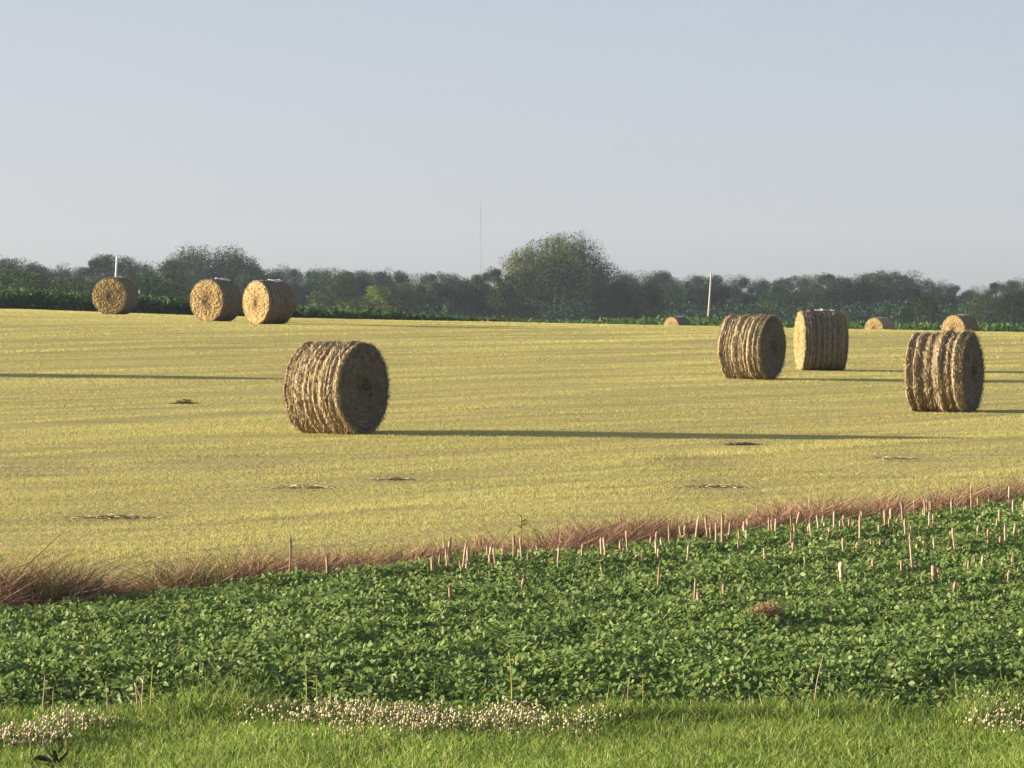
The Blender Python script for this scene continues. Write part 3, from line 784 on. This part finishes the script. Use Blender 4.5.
# ------------------------------------------------------------------ far crops beyond the crest
def corn():
    parts = []
    n = 9000
    y = rng.uniform(212, 262, n) ** 1.0; x = rng.uniform(-58, 10, n)
    y = 212 + (y - 212) * rng.random(n)
    z0 = H(x, y)
    edge_r = 4 + 3 * vnoise(y * .2, y * 0, 4)
    ht = np.clip(2.55 - np.clip((x + 30) / 36, 0, 1) * 1.65, .9, 3) * rng.uniform(.85, 1.08, n)
    keep = x < edge_r
    x, y, z0, ht = x[keep], y[keep], z0[keep], ht[keep]; n = len(x)
    for k in range(9):
        f = rng.uniform(.15, 1, n)
        U = nrm(np.stack([rng.normal(0, .8, n), rng.normal(0, .8, n), rng.uniform(.5, 1.6, n)], 1))
        ln = rng.uniform(.5, .85, n)
        P = np.stack([x + rng.normal(0, .1, n), y + rng.normal(0, .1, n), z0 + ht * f - .35], 1)
        parts.append(blades(P, U, sidevec(U), ln, rng.uniform(.09, .15, n), np.array([[0, 0, -.4]]) * ln[:, None], pick([(.036, .085, .022), (.05, .105, .026), (.03, .07, .02), (.075, .14, .036)], n)))
    V, Fc, C = merge(parts)
    tag(mk('corn_crop', V, Fc, M['leaf'], C), 'tall green corn with a dark shaded front beyond the left crest', 'corn', kind='stuff')
    parts = []
    n = 9000
    x = rng.uniform(2, 62, n); y = rng.uniform(262, 330, n)
    z0 = H(x, y); ht = rng.uniform(.8, 1.25, n) * (1 + .35 * np.exp(-((x - 12) / 9) ** 2))
    for k in range(5):
        U = nrm(np.stack([rng.normal(0, .8, n), rng.normal(0, .8, n), rng.uniform(.5, 1.4, n)], 1))
        ln = rng.uniform(.3, .6, n)
        P = np.stack([x + rng.normal(0, .15, n), y + rng.normal(0, .15, n), z0 + ht * rng.uniform(.3, 1, n) - .15], 1)
        parts.append(blades(P, U, sidevec(U), ln, rng.uniform(.1, .2, n), np.array([[0, 0, -.3]]) * ln[:, None], pick([(.06, .125, .028), (.08, .15, .035), (.048, .10, .025)], n)))
    V, Fc, C = merge(parts)
    tag(mk('low_crop', V, Fc, M['leaf'], C), 'low bright green crop beyond the crest in front of the trees', 'crop', kind='stuff')
corn()

# ------------------------------------------------------------------ trees
def tree_meshes(seed, h=10.0, w=9.0, nl=2600, lobes=16, base=.22, cols=None, leaf=.42, open_=0.0, dome=False):
    """crown and trunk meshes, base at the origin"""
    g = np.random.default_rng(seed + 4000)
    cols = cols or [(.036, .082, .027), (.046, .096, .031), (.054, .11, .034), (.03, .07, .026)]
    zb = h * base; zc = (zb + h) / 2
    L = []
    for k in range(lobes):
        t = (k + .5) / lobes
        a = k * 2.399 + g.uniform(-.5, .5)
        zz = zb + (h - zb) * (t ** .85) * .86 + .05 * h
        env = math.sqrt(max(0, 1 - ((zz - (zb + (h - zb) * .38)) / ((h - zb) * .66)) ** 2))
        rr = w / 2 * env * g.uniform(.35, .78)
        rad = w * g.uniform(.13, .22) * (1 - .3 * t)
        L.append((rr * math.cos(a), rr * math.sin(a), min(zz, h - rad * .7), rad))
    if dome:
        L = []
        for k in range(lobes):
            el = math.asin(min(1, (k + .4) / lobes)); a = k * 2.399 + g.uniform(-.3, .3)
            q = g.uniform(.66, .82)
            L.append((q * w / 2 * math.cos(el) ** .8 * math.cos(a) + .09 * w * math.sin(el) ** 2, q * w / 2 * math.cos(el) * math.sin(a), 3.5 + q * 7.4 * math.sin(el), w * g.uniform(.095, .15)))
        for k in range(16): L.append((g.normal(0, w * .2), g.normal(0, w * .16), g.uniform(4.2, 7.6), w * .13))
    else:
      L.append((0, 0, zb + (h - zb) * .5, w * .26)); L.append((g.normal(0, w * .12), 0, h - w * .2, w * .2))
    parts = []; NV = []; ns = nl // len(L)
    for (lx, ly, lz, lr) in L:
        m = int(ns * (lr / (w * .19)) ** 1.6) + 20
        d = g.normal(size=(m, 3)); d = nrm(d)
        rr = lr * (g.random(m) ** .38) * (1 + .6 * (vnoise(d[:, 0] * 3 + lx, d[:, 1] * 3 + d[:, 2] * 2 + ly, seed) - .4))
        P = np.array([lx, ly, lz]) + d * rr[:, None] * np.array([1.1, 1.1, .85])
        if open_:
            kp = vnoise(P[:, 0] * .55 + 9, P[:, 2] * .55 + P[:, 1] * .4, seed + 3) > open_
            P = P[kp]; d = d[kp]; m = len(P)
        N = nrm(d + .9 * g.normal(size=(m, 3)) + np.array([0, 0, .4]))
        A = sidevec(N, g); B = np.cross(N, A)
        s = leaf * g.uniform(.55, 1.25, (m, 1))
        c = pick(cols, m, g, .08) * g.uniform(.65, 1.35)
        V = np.stack([P - A * s * .6, P + B * s * .38, P + A * s * .6 - N * s * .15, P - B * s * .38], 1).reshape(-1, 3)
        parts.append((V, [np.arange(4 * m).reshape(m, 4)], np.repeat(c, 4, 0)))
        NV.append(np.repeat(nrm(d + .28 * g.normal(size=(m, 3)) + np.array([0, 0, .15])), 4, 0))
    cr = mk('crown', *(lambda r: (r[0], r[1], M['tree_leaf'], r[2]))(merge(parts)), link=False).data
    cr.normals_split_custom_set_from_vertices(np.concatenate(NV).tolist())
    bk = (.11, .09, .07); tp = []
    r0 = .022 * h + .04
    tp.append(tube([(0, 0, -.4), (0, 0, h * .12), (.02 * h, 0, h * .35), (0, .01 * h, h * .6), (.01 * h, 0, h * .82)], [r0 * 1.3, r0, r0 * .8, r0 * .5, r0 * .2], 8, True, bk))
    for (lx, ly, lz, lr) in L[:-1:2]:
        z0 = h * g.uniform(.18, .42)
        tp.append(tube([(.01 * h, 0, z0), (lx * .45, ly * .45, z0 + (lz - z0) * .5), (lx, ly, lz)], [r0 * .45, r0 * .3, r0 * .08], 6, False, bk))
    V, Fc, C = merge(tp)
    tr = mk('trunk', V, Fc, M['bark'], C, link=False).data
    return cr, tr

KINDS = [tree_meshes(k, 10, w_, 17000, lb, b_, leaf=.175) for k, (w_, lb, b_) in enumerate([(9, 15, .12), (11, 18, .1), (7, 13, .1), (8, 14, .08), (12, 20, .12), (6.5, 12, .1)])]
BUSH = [tree_meshes(k + 40, 10, w_, 16000, lb, .02, leaf=.2, cols=c) for k, (w_, lb, c) in enumerate([
    (13, 14, [(.022, .05, .021), (.032, .068, .026)]), (15, 16, [(.055, .10, .03), (.075, .125, .036), (.042, .08, .025)]), (12, 12, [(.052, .09, .038), (.042, .076, .032)])])]
GREEN = tree_meshes(60, 10, 11, 15000, 14, .05, leaf=.2, cols=[(.07, .13, .03), (.095, .155, .035), (.055, .10, .026)])
YELLOW = tree_meshes(61, 10, 9, 13000, 12, .05, leaf=.2, cols=[(.22, .28, .05), (.17, .25, .05), (.27, .30, .06)])

def tree(px, ytop, Y, meshes, label, wscale=1.0, group=None, name='tree', cat='tree', hscale=None):
    X = at(px, Y); zg = float(H(X, Y)); ztop = (HOR - ytop) / F * Y
    h = ztop - zg
    root = empty(name, (X, Y, zg), (0, 0, random.uniform(0, 6.28)))
    s = h / 10.0
    root.scale = (s * wscale, s * wscale, s)
    tag(root, label, cat, group)
    for nm, me in zip(('crown', 'trunk'), meshes):
        o = bpy.data.objects.new(nm, me); COL.objects.link(o); o.parent = root
    return root

SIL = [(-60,262),(-40,256),(-18,260),(2,258),(18,258),(34,262),(48,265),(62,266),(78,264),(140,263),(152,262),(256,266),(270,267),(284,266),(300,268),(316,268),(330,268),(346,270),(360,270),(374,270),(388,271),(402,270),(418,272),(432,271),(448,272),(462,276),(478,272),(625,272),(640,270),(654,272),(666,271),(682,275),(698,274),(712,273),(726,275),(742,277),(758,279),(772,279),(786,275),(801,274),(814,274),(826,271),(842,274),(856,274),(871,272),(886,270),(897,271),(909,275),(922,279),(936,281),(950,284),(966,289),(982,286),(997,282),(1012,280),(1030,279),(1048,281),(1066,278),(1084,280)]
def wood_label(px):
    for x0, t in ((110, 'dim tree of the hazy wood left of the white pole'), (260, 'dim tree of the hazy wood behind the pair of golden bales'),
                  (490, 'dim tree of the far wood between the golden bales and the great tree'), (720, 'dim tree of the wood between the great tree and the grey pole'),
                  (2000, 'dim tree of the wood right of the grey pole')):
        if px < x0: return t
for k, (px, yt) in enumerate(SIL):
    tree(px + random.uniform(-3, 3), yt + random.uniform(-1.5, 1), random.uniform(700, 820), KINDS[k % 6], wood_label(px), random.uniform(.75, 1.15), 'trees of the far wood')
for k in range(74):                     # the nearer, lower row of the same wood
    px = -70 + k * 16 + random.uniform(-6, 6)
    if 500 < px < 612: continue
    yt = np.interp(px, [p for p, _ in SIL], [q for _, q in SIL]) + random.uniform(6, 16)
    tree(px, yt, random.uniform(590, 690), random.choice(KINDS), 'lower front ' + wood_label(px).replace('dim tree', 'tree'), random.uniform(.9, 1.35), 'trees of the far wood')
# trees one can name
tree(97, 256, 660, KINDS[5], 'slim tree with a ragged top just left of the white pole', 1.1)
tree(107, 252, 670, KINDS[2], 'ragged tall tree right behind the white pole', .9)
tree(123, 254, 680, KINDS[3], 'ragged tree just right of the white pole', .8)
tree(172, 257, 640, KINDS[0], 'lower left shoulder tree of the broad dome behind the golden bales', .95)
tree(190, 248, 650, KINDS[1], 'tall left tree of the broad dome behind the golden bales', .9)
tree(208, 245, 660, KINDS[4], 'tallest middle tree of the broad dome behind the golden bales', .85)
tree(230, 247, 650, KINDS[1], 'right tree of the broad dome behind the golden bales', .85)
tree(243, 254, 640, KINDS[0], 'lower right shoulder tree of the broad dome behind the golden bales', .8)
tree(331, 272, 560, GREEN, 'mid green tree standing in front of the wood right of the golden bales', 1.0)
tree(381, 285, 520, YELLOW, 'small bright yellow green bushy tree before the wood', .95)
tree(355, 296, 500, GREEN, 'low green shrub left of the yellow green bushy tree', 1.3, name='shrub', cat='shrub')
tree(408, 283, 560, BUSH[1], 'green rounded tree just right of the yellow green one', .9)
tree(474, 276, 560, BUSH[0], 'dark rounded tree at the left foot of the great tree', .8)
tree(494, 266, 600, KINDS[5], 'narrow pointed tree against the left side of the great tree', .9)
tree(520, 268, 560, BUSH[2], 'greyish green broad tree in front of the left half of the great tree', .95)
tree(505, 285, 520, BUSH[2], 'lower greyish shrub at the foot of the great tree', .8, name='shrub', cat='shrub')
tree(556, 259, 580, BUSH[0], 'dark dense tree in front of the middle of the great tree', .95)
tree(592, 263, 575, BUSH[0], 'dark dense tree in front of the right half of the great tree', .95)
tree(612, 276, 560, BUSH[0], 'dark low tree at the right foot of the great tree', .8)
tree(650, 282, 560, BUSH[2], 'grey green rounded tree behind the half hidden bale', .8)
tree(924, 291, 480, BUSH[2], 'grey green shrubby tree in front of the dark wood at right', .85)
tree(906, 306, 450, BUSH[2], 'small pale shrub left of the grey green shrubby tree', .7, name='shrub', cat='shrub')
tree(985, 292, 500, BUSH[1], 'olive lit rounded tree near the right border', .9)
tree(1012, 290, 520, BUSH[0], 'dark rounded tree touching the right border', .9)
for k, (px, yt, lab) in enumerate([(-30, 268, 'green bushy tree cut by the left border'), (12, 266, 'first green bushy tree from the left border behind the corn'), (45, 271, 'second green bushy tree from the left border behind the corn'),
                                   (78, 274, 'green bushy tree behind the corn left of the tan bale'), (150, 274, 'green bushy tree behind the corn right of the tan bale'), (182, 280, 'low green bushy tree touching the left golden bale'), (128, 287, 'low bush behind the shaded barrel of the tan bale')]):
    tree(px, yt, random.uniform(380, 430), [BUSH[1], GREEN, BUSH[1]][k % 3], lab, 1.05)
# the great tree
great = tree_meshes(99, 10, 12.6, 90000, 54, .3, leaf=.15, open_=.2, dome=True, cols=[(.135, .18, .032), (.16, .205, .036), (.115, .155, .028), (.185, .22, .04)])
M['great_leaf'] = tint_mat('great_leaf', .7, .3, .08)
great[0].materials.clear(); great[0].materials.append(M['great_leaf'])
gt = tree(554, 235.5, 640, great, 'great broad crowned tree standing high above the wood, sunlit on its left', .98)
gt.rotation_euler = (0, 0, 0)
# shaded scrub filling the foot of the wood
def scrub():
    n = 110000
    x = rng.uniform(-130, 130, n) ; y = rng.uniform(560, 860, n)
    x = x * y / 700
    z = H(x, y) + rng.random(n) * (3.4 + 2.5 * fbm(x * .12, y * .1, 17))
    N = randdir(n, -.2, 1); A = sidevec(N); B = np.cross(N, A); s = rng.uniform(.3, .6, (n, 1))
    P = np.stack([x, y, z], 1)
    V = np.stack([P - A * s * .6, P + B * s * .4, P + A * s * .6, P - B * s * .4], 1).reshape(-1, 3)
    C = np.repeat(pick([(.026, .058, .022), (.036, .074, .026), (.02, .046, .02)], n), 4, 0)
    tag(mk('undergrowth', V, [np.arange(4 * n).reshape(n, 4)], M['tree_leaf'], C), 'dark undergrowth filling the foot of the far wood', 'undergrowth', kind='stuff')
scrub()

# ------------------------------------------------------------------ poles and mast
def pole(px_t, y_t, px_b, y_b, Y, r, mat, label):
    X = at(px_b, Y); zb = (HOR - y_b) / F * Y; zt = (HOR - y_t) / F * Y; Xt = at(px_t, Y)
    zg = float(H(X, Y)) - .3
    sl = (Xt - X) / (zt - zb)
    x0 = X - sl * (zb - zg)
    root = empty('utility_pole', (x0, Y, zg)); tag(root, label, 'utility pole')
    h = zt - zg
    V, Fc, C = tube([(0, 0, 0), (sl * h * .5, 0, h * .5), (sl * h, 0, h)], [r * 1.15, r, r * .8], 12, True)
    mk('shaft', V, Fc, mat, C, smooth=False, parent=root)
    V, Fc, C = tube([(sl * h, 0, h), (sl * h, 0, h + .12), (sl * h, 0, h + .2)], [r * .35, r * .5, r * .2], 8, True)
    mk('insulator', V, Fc, mat, C, parent=root)
pole(117.2, 257.5, 115.8, 281, 430, .135, M['white_pole'], 'white pole rising behind the dull tan bale')
pole(711.2, 273.5, 708.2, 320, 420, .115, M['pole'], 'pale grey leaning pole in front of the right wood')

def mast():
    Y = 1500; X = at(480.5, Y); zg = float(H(X, Y)); zt = (HOR - 208) / F * Y
    root = empty('radio_mast', (X, Y, zg)); tag(root, 'faint thin radio mast far behind the wood', 'radio mast')
    h = zt - zg; ps = []
    R = .2
    cs = [(R * math.cos(a), R * math.sin(a)) for a in (0, 2.094, 4.189)]
    for cx, cy in cs: ps.append(tube([(cx, cy, 0), (cx, cy, h)], [.028, .028], 5, True))
    z = 0; k = 0
    while z < h - .9:
        for q in range(3):
            a, b = cs[q], cs[(q + 1) % 3]
            ps.append(tube([(a[0], a[1], z), (b[0], b[1], z + .9)], [.012, .012], 4, False))
        z += .9
    V, Fc, C = merge(ps); mk('lattice', V, Fc, M['mast'], C, parent=root)
    V, Fc, C = tube([(0, 0, h), (0, 0, h + 3)], [.05, .03], 6, True); mk('antenna', V, Fc, M['mast'], C, parent=root)
mast()

# ------------------------------------------------------------------ air
HAZE = .00011
def haze():
    x0, x1, y0, y1, z0, z1 = -900, 900, -30, 2300, -7.2, 46
    V = np.array([(x, y, z) for z in (z0, z1) for y in (y0, y1) for x in (x0, x1)])
    Q = np.array([[0, 2, 3, 1], [4, 5, 7, 6], [0, 1, 5, 4], [2, 6, 7, 3], [0, 4, 6, 2], [1, 3, 7, 5]])
    m = bpy.data.materials.new('haze'); m.use_nodes = True; nt = m.node_tree
    nt.nodes.remove(nt.nodes['Principled BSDF'])
    v = nt.nodes.new('ShaderNodeVolumePrincipled')
    v.inputs['Color'].default_value = (.62, .74, 1.0, 1); v.inputs['Density'].default_value = HAZE; v.inputs['Anisotropy'].default_value = 0.1
    nt.links.new(v.outputs[0], nt.nodes['Material Output'].inputs['Volume'])
    tag(mk('haze', V, [Q], m), 'thin pale summer haze over the fields', 'haze', kind='stuff')
haze()

# ------------------------------------------------------------------ sky, sun, camera
w = bpy.data.worlds.new('World'); SC.world = w; w.use_nodes = True
nt = w.node_tree; bg = nt.nodes['Background']
sky = nt.nodes.new('ShaderNodeTexSky'); sky.sky_type = 'NISHITA'; sky.sun_disc = False
sky.sun_elevation = SUN_EL
sky.sun_rotation = math.atan2(TO_SUN.x, TO_SUN.y)
sky.altitude = 200; sky.air_density = .32; sky.dust_density = 1.9; sky.ozone_density = 0.0
gm = nt.nodes.new('ShaderNodeGamma'); gm.inputs['Gamma'].default_value = .42     # thin even overcast of haze evens out the sky
tn = nt.nodes.new('ShaderNodeMix'); tn.data_type = 'RGBA'; tn.blend_type = 'MULTIPLY'; tn.inputs['Factor'].default_value = 1
for sk in tn.inputs:
    if sk.name == 'B' and sk.type == 'RGBA': sk.default_value = (1.01, 1.015, 1.025, 1)
    if sk.name == 'A' and sk.type == 'RGBA': nt.links.new(gm.outputs[0], sk)
nt.links.new(sky.outputs[0], gm.inputs['Color'])
nt.links.new([o for o in tn.outputs if o.type == 'RGBA'][0], bg.inputs['Color']); bg.inputs['Strength'].default_value = .126

sd = bpy.data.lights.new('sun', 'SUN'); sd.energy = 4.6; sd.angle = math.radians(.5); sd.color = (1, .84, .62)
so = bpy.data.objects.new('sun', sd); COL.objects.link(so)
so.rotation_euler = TO_SUN.to_track_quat('Z', 'Y').to_euler(); so.location = (-50, 30, 40)

cd = bpy.data.cameras.new('camera'); cam = bpy.data.objects.new('camera', cd); COL.objects.link(cam)
cd.sensor_width = 36; cd.sensor_fit = 'HORIZONTAL'; cd.lens = 36 * F / 1024
cd.clip_start = .5; cd.clip_end = 20000
cam.location = (0, 0, 0); cam.rotation_euler = (math.pi / 2 + PITCH, 0, 0)
SC.camera = cam
SC.view_settings.view_transform = 'Standard'; SC.view_settings.look = 'None'
SC.view_settings.exposure = 1.72; SC.view_settings.gamma = 1
SC.cycles.max_bounces = 6; SC.cycles.volume_bounces = 1; SC.cycles.transparent_max_bounces = 8
SC.cycles.use_denoising = True
